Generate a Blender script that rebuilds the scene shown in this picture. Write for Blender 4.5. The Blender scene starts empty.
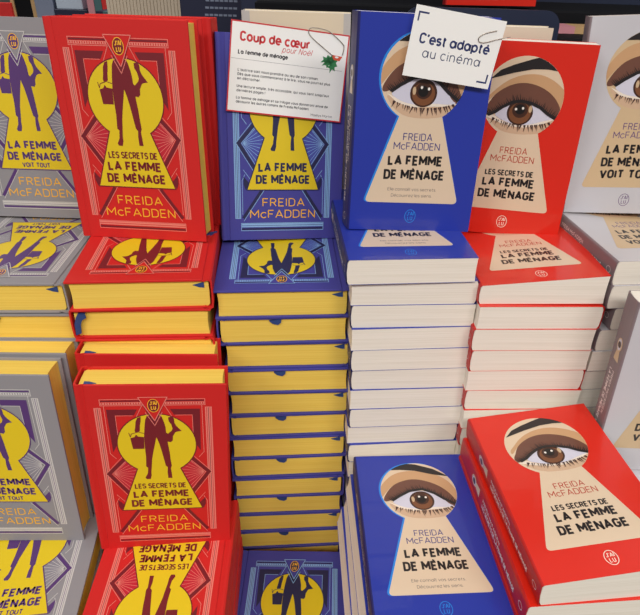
import bpy, bmesh, math, random
from mathutils import Vector, Matrix
random.seed(7)
PI = math.pi
MM = 0.001
ZOFF = 1600.0          # camera height above the shop floor, mm
COL = bpy.context.scene.collection

# ------------------------------------------------------------------ camera
F, PITCH, ROLL, CX, CY = 597.3, 0.55074, 0.03303, 340.22, 324.45
HH, TH = 191.3, 29.46          # hardcover height, thickness (width 123)
WP, HP, TP = 113.35, 178.2, 23.15   # paperback
cam = bpy.data.cameras.new('camera')
co = bpy.data.objects.new('camera', cam); COL.objects.link(co)
fw = Vector((0, math.cos(PITCH), -math.sin(PITCH))); up = Vector((0, math.sin(PITCH), math.cos(PITCH))); rt = Vector((1, 0, 0))
R2 = math.cos(ROLL)*rt + math.sin(ROLL)*up
U2 = -math.sin(ROLL)*rt + math.cos(ROLL)*up
co.matrix_world = Matrix(((R2.x, U2.x, -fw.x, 0), (R2.y, U2.y, -fw.y, 0), (R2.z, U2.z, -fw.z, ZOFF*MM), (0, 0, 0, 1)))
cam.sensor_fit = 'HORIZONTAL'; cam.sensor_width = 36.0
cam.lens = F/640*36.0
cam.shift_x = -(CX-320)/640.0
cam.shift_y = (CY-307.5)/640.0
cam.clip_start = 0.01
bpy.context.scene.camera = co

POSE={
'R1':(-253.0208,569.1170,-240.6493,-0.0587,-0.0473,0.0065),
'R6':(-227.6069,402.6081,-493.9283,0.1332,-0.0437,-0.0480),
'R5':(-238.6274,448.5752,-491.9511,0.0959,-0.0244,-0.0300),
'P1':(1.7311,538.4748,-213.8849,0.0656,-0.0434,-0.0189),
'Q1':(107.0472,602.9321,-236.2617,-0.1875,-0.0169,0.0023),
'PF':(32.2320,258.3641,-444.6424,0.0824,0.0044,0.0037),
'QF':(148.4751,263.0302,-393.8097,0.1284,-0.0035,-0.1027),
'W1':(226.5110,608.3784,-216.9346,-0.1515,-0.0489,0.0705),
'Q2':(120.5170,461.3914,-257.6923,0.0511,0.0014,-0.0097),
'P2':(3.5387,451.0115,-237.4605,0.1181,0.0009,-0.0005),
'W2':(237.4036,471.8100,-239.9868,0.1348,0.0018,-0.0003),
'R3':(-137.5719,648.6115,-269.4759,3.2714,-0.0010,-0.0065),
'B2':(-11.5970,666.4371,-283.5602,3.2479,-0.0023,-0.0011),
'B1':(-129.8747,587.9490,-252.6972,0.2565,-0.1482,-0.0493),
'G1':(-380.6218,626.9765,-248.3349,0.0230,-0.0951,-0.0045),
'G2':(-254.8581,645.6810,-277.8226,3.2160,0.0047,-0.0002),
'G5':(-368.0021,406.1908,-493.2490,0.0574,-0.0639,-0.0172),
'G4':(-365.8349,439.0252,-493.3946,0.0591,-0.0571,-0.0131),
'G6':(-335.1767,241.5847,-522.7727,0.1523,0.0000,0.0000),
'R7':(-102.0352,440.6060,-522.3643,3.2124,-0.0001,-0.0011),
'B14':(-101.0418,257.1557,-614.1572,0.0200,0.0011,0.0011),
'WF':(244.1118,442.9276,-409.8943,-0.0295,-0.0271,0.0164),
'Q3F':(141.5724,261.7828,-416.9889,0.1054,-0.0008,0.0000),
}

BODY = [(56.07, 159.7), (54.34, 155.55), (53.0, 146.5), (52.0, 137.28), (51.67, 126.32), (51.82, 115.11), (51.0, 103.7), (52.56, 101.99), (51.78, 95.36), (49.29, 90.41), (50.25, 88.68), (53.69, 88.54), (54.88, 92.72), (54.96, 96.91), (55.84, 103.53), (56.72, 111.7), (59.03, 122.92), (62.21, 136.71), (63.91, 130.71), (65.37, 122.73), (66.99, 111.36), (68.07, 103.92), (69.67, 102.2), (69.04, 96.38), (69.19, 89.28), (72.91, 89.13), (72.63, 94.56), (72.19, 101.28), (73.2, 103.74), (72.7, 111.17), (72.37, 119.3), (71.68, 127.32), (71.35, 131.29), (74.3, 130.73), (75.86, 132.74), (76.27, 137.43), (78.55, 141.58), (80.62, 142.46), (83.98, 142.99), (81.76, 145.82), (79.58, 148.94), (78.35, 152.02), (78.28, 156.56), (76.66, 158.85), (73.45, 157.86), (73.76, 153.63), (75.55, 150.56), (76.44, 145.95), (75.71, 143.66), (72.17, 140.18), (70.83, 141.46), (70.66, 147.62), (69.55, 153.72), (68.26, 158.57), (66.31, 160.55), (62.21, 155.39), (58.8, 160.69)]
ARM = [(48.2, 157.92), (50.93, 158.91), (50.52, 154.13), (49.55, 149.62), (48.87, 143.23), (45.07, 142.4), (44.67, 144.4), (45.59, 148.19), (46.37, 154.21)]
BUCKET = [(40.39, 136.04), (44.01, 137.18), (45.41, 139.77), (46.99, 137.72), (51.97, 136.97), (51.12, 123.95), (41.61, 123.92)]
HANDLE = [(39.55, 141.92), (40.51, 137.27), (41.64, 140.64), (47.42, 142.65), (52.19, 140.99)]
PL = [(26.75, 165.71), (50.63, 166.02), (48.46, 160.89), (30.15, 160.5), (27.78, 127.01), (24.26, 121.59), (23.11, 127.15)]
B_BAND = [(19.75, 133.4), (24.36, 142.4), (35.07, 153.38), (50.17, 157.72), (71.49, 155.06), (86.74, 144.94), (94.04, 127.15), (91.13, 114.92), (89.61, 120.2), (81.5, 133.95), (69.09, 142.72), (54.16, 147.0), (40.81, 143.7), (31.45, 137.54), (23.91, 127.88), (21.41, 124.43)]
B_LID = [(22.77, 124.38), (31.45, 137.54), (40.81, 143.7), (54.16, 147.0), (69.09, 142.72), (81.5, 133.95), (89.61, 120.2), (90.53, 112.35), (87.01, 111.97), (81.4, 114.41), (70.43, 128.0), (60.16, 132.88), (48.87, 132.37), (38.21, 126.47), (30.61, 121.47), (23.51, 119.47)]
B_WHITE = [(29.61, 119.24), (37.94, 124.71), (47.88, 130.6), (60.0, 131.98), (70.35, 127.64), (78.62, 120.6), (82.27, 115.24), (87.13, 112.48), (78.05, 111.62), (67.29, 112.35), (56.01, 110.22), (42.77, 111.9), (35.16, 115.25)]
B_WATER = [(26.9, 119.34), (35.21, 115.59), (42.93, 112.91), (56.17, 111.06), (67.46, 113.2), (78.3, 112.8), (87.81, 112.45), (76.33, 109.98), (66.75, 109.65), (48.92, 108.29), (36.05, 112.15)]
B_LINE = [(30.48, 120.6), (38.13, 125.95), (48.03, 131.5), (60.26, 133.42), (70.5, 128.35), (78.73, 121.13), (87.72, 115.04)]
B_IRIS = [(57.8, 119.96), (69.14, 119.54), (59.67, 130.18), (57.37, 121.37), (61.75, 121.21), (58.17, 125.76), (55.85, 124.42), (61.9, 123.5), (49.84, 121.65)]
B_BROW = [(29.27, 158.42), (45.81, 167.17), (58.75, 165.35), (75.15, 158.85), (89.01, 148.67), (73.73, 151.69), (57.29, 156.9), (43.04, 158.55)]
R_BROW = [(26.13, 146.56), (33.91, 154.35), (44.56, 159.16), (59.93, 164.5), (68.78, 166.97), (77.43, 163.89), (86.64, 155.25), (73.89, 156.81), (61.49, 156.24), (45.7, 152.58), (35.98, 149.59)]
R_BAND = [(23.51, 129.46), (29.25, 134.9), (34.81, 140.88), (42.84, 146.92), (54.72, 151.88), (68.45, 152.66), (80.56, 148.51), (90.85, 141.19), (97.38, 134.19), (98.53, 122.97), (92.52, 121.29), (87.3, 131.05), (78.79, 138.6), (67.7, 143.47), (57.23, 145.06), (47.28, 143.49), (37.78, 138.56), (30.94, 132.48), (24.27, 124.39)]
R_LID = [(24.65, 121.83), (26.89, 124.56), (30.94, 132.48), (37.78, 138.56), (47.28, 143.49), (57.23, 145.06), (67.7, 143.47), (78.79, 138.6), (87.3, 131.05), (92.25, 122.54), (91.57, 113.51), (81.51, 118.61), (72.52, 125.02), (65.56, 127.74), (56.27, 129.03), (48.67, 127.9), (40.36, 122.88), (34.54, 117.96), (27.6, 115.53), (23.16, 113.91)]
R_WHITE = [(32.82, 116.28), (40.46, 122.24), (48.78, 127.27), (56.32, 128.78), (65.63, 127.36), (74.03, 123.85), (82.22, 118.27), (88.51, 115.88), (78.69, 113.24), (70.18, 110.03), (61.34, 108.08), (50.67, 108.62), (40.83, 111.87)]
R_WATER = [(25.81, 114.1), (32.88, 115.89), (40.9, 111.48), (50.67, 108.62), (61.34, 108.08), (70.18, 110.03), (78.69, 113.24), (84.43, 116.88), (89.77, 115.97), (79.19, 110.68), (70.59, 107.83), (61.69, 106.13), (51.0, 106.67), (39.94, 109.17)]
R_LINE = [(28.26, 115.57), (34.44, 118.6), (40.31, 123.13), (48.67, 127.9), (56.23, 129.28), (65.56, 127.74), (73.91, 124.48), (81.38, 119.24), (88.51, 115.88)]
R_IRIS = [(56.46, 119.2), (68.04, 119.99), (54.67, 129.31), (56.22, 122.02), (60.73, 122.32), (55.55, 125.81), (52.56, 122.03), (58.64, 123.08), (65.22, 122.62)]

# ------------------------------------------------------------------ materials
def srgb(r, g, b):
    f = lambda c: (c/255/12.92) if c/255 <= 0.04045 else ((c/255+0.055)/1.055)**2.4
    return (f(r), f(g), f(b), 1)

def mat(name, rgb, rough=0.5, coat=0.0, spec=0.5, emit=0, metal=0, noise=0.0, nscale=900.0, bump=0.0):
    m = bpy.data.materials.new(name); m.use_nodes = True
    nt = m.node_tree; b = nt.nodes['Principled BSDF']
    c = srgb(*rgb)
    b.inputs['Base Color'].default_value = c
    b.inputs['Roughness'].default_value = rough
    b.inputs['Specular IOR Level'].default_value = spec
    b.inputs['Coat Weight'].default_value = coat
    b.inputs['Metallic'].default_value = metal
    if emit:
        b.inputs['Emission Color'].default_value = c; b.inputs['Emission Strength'].default_value = emit
    if noise or bump:
        tc = nt.nodes.new('ShaderNodeTexCoord'); n = nt.nodes.new('ShaderNodeTexNoise')
        n.inputs['Scale'].default_value = nscale; n.inputs['Detail'].default_value = 3
        nt.links.new(tc.outputs['Object'], n.inputs['Vector'])
        if noise:
            mr = nt.nodes.new('ShaderNodeMapRange'); mr.inputs[1].default_value = 0.3; mr.inputs[2].default_value = 0.7
            mr.inputs[3].default_value = 1-noise; mr.inputs[4].default_value = 1+noise
            nt.links.new(n.outputs['Fac'], mr.inputs['Value'])
            mx = nt.nodes.new('ShaderNodeVectorMath'); mx.operation = 'SCALE'
            mx.inputs[0].default_value = c[:3]
            nt.links.new(mr.outputs['Result'], mx.inputs['Scale'])
            nt.links.new(mx.outputs['Vector'], b.inputs['Base Color'])
        if bump:
            bp = nt.nodes.new('ShaderNodeBump'); bp.inputs['Strength'].default_value = bump; bp.inputs['Distance'].default_value = 0.0002
            nt.links.new(n.outputs['Fac'], bp.inputs['Height']); nt.links.new(bp.outputs['Normal'], b.inputs['Normal'])
    return m

def page_mat(name, rgb, dark, rough=0.75):
    """stacked page edges: fine irregular leaf lines that run round the block at constant height"""
    m = bpy.data.materials.new(name); m.use_nodes = True
    nt = m.node_tree; b = nt.nodes['Principled BSDF']; L = nt.links
    b.inputs['Roughness'].default_value = rough; b.inputs['Specular IOR Level'].default_value = 0.25
    tc = nt.nodes.new('ShaderNodeTexCoord')
    mp = nt.nodes.new('ShaderNodeMapping'); mp.inputs['Scale'].default_value = (6, 6, 900)
    n = nt.nodes.new('ShaderNodeTexNoise'); n.inputs['Scale'].default_value = 1.0; n.inputs['Detail'].default_value = 5; n.inputs['Roughness'].default_value = .7
    L.new(tc.outputs['Object'], mp.inputs['Vector']); L.new(mp.outputs['Vector'], n.inputs['Vector'])
    cr = nt.nodes.new('ShaderNodeMapRange'); cr.inputs[1].default_value = .34; cr.inputs[2].default_value = .62
    L.new(n.outputs['Fac'], cr.inputs['Value'])
    mx = nt.nodes.new('ShaderNodeMix'); mx.data_type = 'RGBA'
    mx.inputs[6].default_value = srgb(*dark); mx.inputs[7].default_value = srgb(*rgb)
    L.new(cr.outputs['Result'], mx.inputs[0]); L.new(mx.outputs[2], b.inputs['Base Color'])
    bp = nt.nodes.new('ShaderNodeBump'); bp.inputs['Strength'].default_value = .35; bp.inputs['Distance'].default_value = .0002
    L.new(n.outputs['Fac'], bp.inputs['Height']); L.new(bp.outputs['Normal'], b.inputs['Normal'])
    return m

CL = dict(rough=.62, spec=.35, bump=.10, nscale=1500)
M = {
 'rh': mat('red_cloth_cover', (208, 34, 32), **CL), 'bh': mat('indigo_cloth_cover', (70, 68, 152), **CL), 'gh': mat('grey_cloth_cover', (146, 143, 147), **CL),
 'rh_line': mat('pale_red_print', (233, 130, 118), .5), 'bh_line': mat('light_blue_print', (140, 182, 228), .5), 'gh_line': mat('silver_print', (206, 202, 200), .5),
 'rh_dark': mat('maroon_print', (118, 24, 36), .5), 'bh_dark': mat('navy_print', (36, 36, 78), .5), 'gh_dark': mat('purple_print', (88, 54, 116), .5),
 'rh_ray': mat('crimson_print', (196, 32, 50), .5), 'bh_ray': mat('mid_blue_print', (72, 80, 168), .5), 'gh_ray': mat('mid_grey_print', (140, 136, 146), .5),
 'key': mat('yellow_print', (230, 200, 26), .5), 'author': mat('orange_yellow_print', (250, 184, 46), .5),
 'ypage': page_mat('yellow_page_edge', (246, 212, 100), (236, 197, 82)),
 'cpage': page_mat('cream_page_edge', (245, 238, 226), (233, 225, 210)),
 'rib': mat('blue_ribbon', (44, 70, 128), .45),
 'bp': mat('blue_gloss_cover', (38, 56, 164), .3, .35), 'rp': mat('red_gloss_cover', (221, 38, 20), .3, .35), 'gp': mat('pale_grey_gloss_cover', (202, 200, 206), .3, .35),
 'bsp': mat('dark_blue_spine', (30, 34, 100), .42, 0), 'rsp': mat('dark_red_spine', (190, 28, 28), .42, 0), 'gsp': mat('dark_grey_spine', (136, 121, 126), .42, 0),
 'skin': mat('skin_tone_print', (226, 202, 174), .35, .3), 'skin_g': mat('tan_print', (212, 184, 146), .35, .3),
 'band': mat('tan_shadow_print', (204, 160, 118), .35, .3), 'lid': mat('brown_print', (112, 72, 58), .35, .3), 'white': mat('eye_white_print', (214, 212, 228), .35, .3),
 'water': mat('pale_rim_print', (242, 228, 212), .35, .3), 'black': mat('black_print', (34, 28, 30), .35, .3), 'iris': mat('iris_brown_print', (124, 76, 46), .35, .3),
 'iris2': mat('iris_dark_print', (66, 36, 24), .35, .3), 'pupil': mat('pupil_print', (20, 14, 14), .35, .3), 'glint': mat('glint_print', (244, 238, 230), .35, .3), 'glint2': mat('glint_tan_print', (206, 176, 140), .35, .3),
 'cyan': mat('cyan_print', (36, 134, 226), .35, .3), 'bauth': mat('indigo_print', (66, 62, 130), .35, .3), 'rauth': mat('brick_print', (186, 66, 48), .35, .3), 'gauth': mat('mauve_print', (112, 84, 130), .35, .3),
 'tag': mat('grey_brown_print', (128, 112, 108), .35, .3), 'spt': mat('pale_spine_print', (244, 232, 232), .35, .3),
 'under': mat('under_eye_print', (212, 178, 148), .35, .3), 'lash': mat('lash_print', (74, 48, 44), .35, .3),
 'card': mat('white_card', (247, 246, 243), .55), 'cred': mat('red_card_print', (206, 40, 48), .5), 'cblk': mat('black_card_print', (38, 34, 44), .5), 'cgry': mat('grey_card_print', (120, 116, 124), .5), 'cnavy': mat('navy_card_print', (30, 44, 100), .5),
 'cnav2': mat('slate_card_print', (70, 78, 110), .5), 'holly': mat('holly_green_print', (50, 130, 76), .5), 'berry': mat('holly_red_print', (214, 84, 56), .5),
 'steel': mat('clip_steel', (176, 166, 156), .3, metal=1.0),
}

# ------------------------------------------------------------------ stroke lettering
def arc(cx, cy, rx, ry, a0, a1, n=10):
    return [(cx+rx*math.cos(math.radians(a0+(a1-a0)*i/n)), cy+ry*math.sin(math.radians(a0+(a1-a0)*i/n))) for i in range(n+1)]
G = {}
w = .54
G['A'] = (.64, [[(0, 0), (.32, 1), (.64, 0)], [(.11, .3), (.53, .3)]])
G['B'] = (.52, [[(0, 0), (0, 1), (.3, 1)]+arc(.27, .76, .22, .24, 90, -90, 8)+[(0, .52)], arc(.28, .26, .24, .26, 90, -90, 8)+[(0, 0)]])
G['C'] = (w, [arc(w/2, .73, w/2, .27, 15, 180, 8)+arc(w/2, .27, w/2, .27, 180, 345, 8)])
G['D'] = (w, [[(0, 0), (0, 1), (.24, 1)]+arc(.24, .70, .30, .30, 90, 0, 6)+arc(.24, .30, .30, .30, 0, -90, 6)+[(0, 0)]])
G['E'] = (.46, [[(.46, 1), (0, 1), (0, 0), (.46, 0)], [(0, .52), (.40, .52)]])
G['F'] = (.46, [[(.46, 1), (0, 1), (0, 0)], [(0, .5), (.40, .5)]])
G['G'] = (w, [arc(w/2, .73, w/2, .27, 20, 180, 8)+arc(w/2, .27, w/2, .27, 180, 360, 8)+[(w, .48), (.3, .48)]])
G['I'] = (.0, [[(0, 0), (0, 1)]])
G['J'] = (.36, [[(.36, 1), (.36, .25)]+arc(.18, .22, .18, .22, 0, -170, 7)])
G['L'] = (.44, [[(0, 1), (0, 0), (.44, 0)]])
G['M'] = (.72, [[(0, 0), (0, 1), (.36, .35), (.72, 1), (.72, 0)]])
G['N'] = (.56, [[(0, 0), (0, 1), (.56, 0), (.56, 1)]])
G['O'] = (w, [arc(w/2, .72, w/2, .28, 0, 180, 10)+arc(w/2, .28, w/2, .28, 180, 360, 10)+[(w, .72)]])
G['R'] = (.52, [[(0, 0), (0, 1), (.26, 1)]+arc(.26, .74, .24, .26, 90, -90, 8)+[(0, .48)], [(.27, .46), (.52, 0)]])
G['S'] = (.5, [arc(.25, .75, .25, .25, 25, 250, 9)+arc(.25, .26, .25, .26, 75, -155, 9)])
G['T'] = (.56, [[(0, 1), (.56, 1)], [(.28, 1), (.28, 0)]])
G['U'] = (w, [[(0, 1), (0, .27)]+arc(w/2, .27, w/2, .27, 180, 360, 10)+[(w, 1)]])
G['V'] = (.6, [[(0, 1), (.3, 0), (.6, 1)]])
G['É'] = (.46, G['E'][1]+[[(.18, 1.14), (.32, 1.30)]])
X = .72; r = .27
G['a'] = (.58, [arc(.27, X/2, r, X/2, 0, 360, 16), [(.58, X), (.58, 0)]])
G['b'] = (.54, [arc(.27, X/2, r, X/2, 0, 360, 16), [(0, 1.02), (0, 0)]])
G['c'] = (.46, [arc(.27, X/2, r, X/2, 45, 315, 12)])
G['d'] = (.54, [arc(.27, X/2, r, X/2, 0, 360, 16), [(.54, 1.04), (.54, 0)]])
G['e'] = (.54, [[(0, X/2), (.54, X/2)]+arc(.27, X/2, r, X/2, 0, 315, 14)])
G['f'] = (.3, [[(.12, 0), (.12, .84)]+arc(.27, .86, .15, .16, 180, 100, 4), [(0, X), (.3, X)]])
G['g'] = (.54, [arc(.27, X/2, r, X/2, 0, 360, 16), [(.54, X), (.54, -.08)]+arc(.27, -.06, .27, .22, 0, -150, 7)])
G['h'] = (.48, [[(0, 0), (0, 1.04)], [(0, .4)]+arc(.24, X-.25, .24, .25, 180, 0, 9)+[(.48, 0)]])
G['i'] = (.0, [[(0, 0), (0, X)], [(0, .9), (0, .98)]])
G['j'] = (.08, [[(.08, X), (.08, -.2)], [(.08, .9), (.08, .98)]])
G['l'] = (.0, [[(0, 0), (0, 1.04)]])
G['m'] = (.82, [[(0, 0), (0, X)], [(0, .4)]+arc(.205, X-.22, .205, .22, 180, 0, 8)+[(.41, 0)], [(.41, .4)]+arc(.615, X-.22, .205, .22, 180, 0, 8)+[(.82, 0)]])
G['n'] = (.48, [[(0, 0), (0, X)], [(0, .4)]+arc(.24, X-.25, .24, .25, 180, 0, 9)+[(.48, 0)]])
G['o'] = (.54, [arc(.27, X/2, r, X/2, 0, 360, 16)])
G['œ'] = (.98, [arc(.25, X/2, .25, X/2, 0, 360, 16), [(.5, X/2), (.98, X/2)]+arc(.74, X/2, .24, X/2, 0, 315, 14)])
G['p'] = (.54, [arc(.27, X/2, r, X/2, 0, 360, 16), [(0, X), (0, -.3)]])
G['q'] = (.54, [arc(.27, X/2, r, X/2, 0, 360, 16), [(.54, X), (.54, -.3)]])
G['r'] = (.3, [[(0, 0), (0, X)], [(0, .42)]+arc(.26, X-.26, .26, .26, 180, 80, 6)])
G['s'] = (.4, [arc(.2, X*.74, .2, X*.25, 30, 250, 7)+arc(.2, X*.26, .2, X*.26, 75, -150, 7)])
G['t'] = (.3, [[(.12, .95), (.12, .12)]+arc(.24, .14, .12, .14, 180, 280, 4), [(0, X), (.3, X)]])
G['u'] = (.48, [[(0, X), (0, .25)]+arc(.24, .25, .24, .25, 180, 360, 9), [(.48, X), (.48, 0)]])
G['v'] = (.46, [[(0, X), (.23, 0), (.46, X)]])
G['x'] = (.44, [[(0, 0), (.44, X)], [(0, X), (.44, 0)]])
G['y'] = (.46, [[(0, X), (.23, 0)], [(.46, X), (.14, -.3)]])
G['z'] = (.44, [[(0, X), (.44, X), (0, 0), (.44, 0)]])
for c, b in (('é', 'e'), ('è', 'e'), ('ê', 'e'), ('ë', 'e'), ('à', 'a'), ('î', 'i')):
    wd, st = G[b]; st = [list(q) for q in st]
    if b == 'i': st = st[:1]
    m_ = wd/2
    acc = {'é': [[(m_, .86), (m_+.13, 1.02)]], 'è': [[(m_, .86), (m_-.13, 1.02)]], 'à': [[(m_, .86), (m_-.13, 1.02)]], 'ê': [[(m_-.13, .86), (m_, 1.0), (m_+.13, .86)]], 'î': [[(m_-.13, .86), (m_, 1.0), (m_+.13, .86)]], 'ë': [[(m_-.1, .88), (m_-.1, .96)], [(m_+.1, .88), (m_+.1, .96)]]}[c]
    G[c] = (wd, st+acc)
G["'"] = (.06, [[(.08, 1.0), (.0, .72)]]); G['.'] = (0, [[(0, 0), (0, .08)]]); G[','] = (.05, [[(.05, .06), (0, -.14)]]); G['!'] = (0, [[(0, .3), (0, 1)], [(0, 0), (0, .08)]])
G[' '] = (.08, [])

def stroke(pts, w):
    """quads along a polyline with mitred joints and slightly extended ends"""
    P_ = [Vector(p) for p in pts]
    Q_ = [P_[0]]
    for p in P_[1:]:
        if (p-Q_[-1]).length > 1e-5: Q_.append(p)
    P_ = Q_
    if len(P_) < 2: return []
    for i in range(1, len(P_)-1):
        if (P_[i]-P_[i-1]).normalized().dot((P_[i+1]-P_[i]).normalized()) < -.35:
            e1 = P_[i]+(P_[i]-P_[i-1]).normalized()*w*.45; e2 = P_[i]+(P_[i]-P_[i+1]).normalized()*w*.45
            return stroke([tuple(q) for q in P_[:i]]+[tuple(e1)], w)+stroke([tuple(e2)]+[tuple(q) for q in P_[i+1:]], w)
    closed = (P_[0]-P_[-1]).length < 1e-4 and len(P_) > 3
    if closed: P_ = P_[:-1]
    n = len(P_); L = []; R = []
    for i in range(n):
        a = P_[i-1] if (i > 0 or closed) else None
        b = P_[(i+1) % n] if (i < n-1 or closed) else None
        d1 = (P_[i]-a).normalized() if a is not None else (b-P_[i]).normalized()
        d2 = (b-P_[i]).normalized() if b is not None else d1
        n1 = Vector((-d1.y, d1.x)); n2 = Vector((-d2.y, d2.x)); m = n1+n2
        if m.length < .3: m = n1
        m.normalize(); k = 1/max(.42, m.dot(n1))
        L.append(P_[i]+m*k*w/2); R.append(P_[i]-m*k*w/2)
    rng = range(n) if closed else range(n-1)
    return [[L[i], R[i], R[(i+1) % n], L[(i+1) % n]] for i in rng]

def clip_band(poly, lo, hi):
    out = [Vector(p) for p in poly]
    for sgn, lim in ((1, lo), (-1, -hi)):
        inp = out; out = []
        for k in range(len(inp)):
            p = inp[k-1]; q = inp[k]; dp = sgn*p.y-lim; dq = sgn*q.y-lim
            if dq >= 0:
                if dp < 0: out.append(p+(q-p)*(dp/(dp-dq)))
                out.append(q)
            elif dp >= 0: out.append(p+(q-p)*(dp/(dp-dq)))
        if not out: return []
    return out

def soften(poly, n=2):
    for _ in range(n):
        o = []
        for i in range(len(poly)):
            a = poly[i-1]; b = poly[i]
            o += [(a[0]*.75+b[0]*.25, a[1]*.75+b[1]*.25), (a[0]*.25+b[0]*.75, a[1]*.25+b[1]*.75)]
        poly = o
    return poly

def text_polys(s, x0, y0, x1, cap, wt, slant=0.0, track=None):
    """lay the string out from x0 to x1 on baseline y0; cap height, stroke weight in the same units"""
    wr = wt/cap; capsonly = s.upper() == s and not slant
    gap = (wr+.08) if track is None else track
    adv = 0; items = []
    for ch in s:
        wd, st = G[ch]
        items.append((adv, st)); adv += wd+gap
    adv -= gap
    sx = (x1-x0-wt)/adv
    out = []
    for off, st in items:
        for pl in st:
            q = []
            for (px, py) in pl:
                yy = py*(cap-wt)+wt/2 if py <= 1 else py*(cap-wt)+wt/2
                q.append((x0+wt/2+(off+px)*sx+slant*py*cap, y0+yy))
            qs = stroke(q, wt)
            if capsonly: qs = [c_ for c_ in (clip_band(p, y0, y0+cap*1.34 if min(r[1] for r in pl) > 1 else y0+cap) for p in qs) if len(c_) > 2]
            out += qs
    return out

def clip_circle(poly, cx, cy, r, n=40):
    out = [Vector(p) for p in poly]
    for i in range(n):
        a = 2*PI*i/n; b = 2*PI*(i+1)/n
        A = Vector((cx+r*math.cos(a), cy+r*math.sin(a))); B_ = Vector((cx+r*math.cos(b), cy+r*math.sin(b)))
        nn = Vector((-(B_-A).y, (B_-A).x))
        inp = out; out = []
        for k in range(len(inp)):
            p = inp[k-1]; q = inp[k]
            dp = (p-A).dot(nn); dq = (q-A).dot(nn)
            if dq >= 0:
                if dp < 0: out.append(p+(q-p)*(dp/(dp-dq)))
                out.append(q)
            elif dp >= 0: out.append(p+(q-p)*(dp/(dp-dq)))
        if not out: return []
    return out

# ------------------------------------------------------------------ mesh builder
class MB:
    def __init__(s): s.v = []; s.f = []; s.m = []; s.mats = []
    def mi(s, key):
        if key not in s.mats: s.mats.append(key)
        return s.mats.index(key)
    def face(s, pts, key):
        i = len(s.v); s.v += [tuple(p) for p in pts]; s.f.append(list(range(i, i+len(pts)))); s.m.append(s.mi(key))
    def flat(s, poly, z, key):
        """a printed shape lying at height z, facing +z"""
        ar = sum(poly[k-1][0]*poly[k][1]-poly[k][0]*poly[k-1][1] for k in range(len(poly)))
        if abs(ar) < 1e-6: return
        if ar < 0: poly = poly[::-1]
        s.face([(p[0], p[1], z) for p in poly], key)
    def flats(s, polys, z, key):
        for p in polys: s.flat(p, z, key)
    def prism(s, prof, a0, a1, axis, key):
        """closed profile extruded along an axis; prof is (x,z) for 'y', (x,y) for 'z'"""
        def P3(p, a): return (p[0], a, p[1]) if axis == 'y' else (p[0], p[1], a) if axis == 'z' else (a, p[0], p[1])
        n = len(prof); i = len(s.v)
        s.v += [P3(p, a0) for p in prof]+[P3(p, a1) for p in prof]
        k = s.mi(key)
        for j in range(n): s.f.append([i+j, i+(j+1) % n, i+n+(j+1) % n, i+n+j]); s.m.append(k)
        s.f.append([i+j for j in range(n)][::-1]); s.m.append(k)
        s.f.append([i+n+j for j in range(n)]); s.m.append(k)
    def box(s, x0, x1, y0, y1, z0, z1, key, c=0.0):
        if c <= 0: s.prism([(x0, z0), (x1, z0), (x1, z1), (x0, z1)], y0, y1, 'y', key)
        else:
            # chamfered slab: corners and rims eased
            lay = [(z0, c), (z0+c, 0), (z1-c, 0), (z1, c)]; k = s.mi(key); i = len(s.v)
            for z, d in lay:
                xx0, xx1, yy0, yy1 = x0+d, x1-d, y0+d, y1-d
                s.v += [(xx0+c, yy0, z), (xx1-c, yy0, z), (xx1, yy0+c, z), (xx1, yy1-c, z), (xx1-c, yy1, z), (xx0+c, yy1, z), (xx0, yy1-c, z), (xx0, yy0+c, z)]
            for l in range(3):
                for j in range(8): s.f.append([i+l*8+j, i+l*8+(j+1) % 8, i+(l+1)*8+(j+1) % 8, i+(l+1)*8+j]); s.m.append(k)
            s.f.append([i+j for j in range(8)][::-1]); s.m.append(k); s.f.append([i+24+j for j in range(8)]); s.m.append(k)
    def tube(s, pts, r, key, n=8):
        pts = [Vector(p) for p in pts]; k = s.mi(key); i = len(s.v); u = None
        for j, p in enumerate(pts):
            d = (pts[min(j+1, len(pts)-1)]-pts[max(j-1, 0)]).normalized()
            if u is None: u = d.orthogonal().normalized()
            u = (u-d*u.dot(d)).normalized(); v_ = d.cross(u)
            for q in range(n):
                a = 2*PI*q/n; s.v.append(tuple(p+u*r*math.cos(a)+v_*r*math.sin(a)))
        for j in range(len(pts)-1):
            for q in range(n): s.f.append([i+j*n+q, i+j*n+(q+1) % n, i+(j+1)*n+(q+1) % n, i+(j+1)*n+q]); s.m.append(k)
        s.f.append([i+q for q in range(n)][::-1]); s.m.append(k)
        e = i+(len(pts)-1)*n; s.f.append([e+q for q in range(n)]); s.m.append(k)
    def mesh(s, name, warp=None, smooth=False):
        me = bpy.data.meshes.new(name)
        vs = s.v if warp is None else [warp(p) for p in s.v]
        me.from_pydata([(p[0]*MM, p[1]*MM, p[2]*MM) for p in vs], [], s.f)
        for k in s.mats: me.materials.append(M[k])
        me.polygons.foreach_set('material_index', s.m)
        if smooth: me.polygons.foreach_set('use_smooth', [True]*len(s.f))
        me.update()
        return me

def rect(x0, x1, y0, y1): return [(x0, y0), (x1, y0), (x1, y1), (x0, y1)]
def ell(cx, cy, rx, ry, n=40): return [(cx+rx*math.cos(2*PI*i/n), cy+ry*math.sin(2*PI*i/n)) for i in range(n)]
def frame(x0, x1, y0, y1, w): return stroke([(x0, y0), (x1, y0), (x1, y1), (x0, y1), (x0, y0)], w)
def mir(poly): return [(124-p[0], p[1]) for p in poly]
E_ = .05       # thickness of one printed layer, mm

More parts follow.
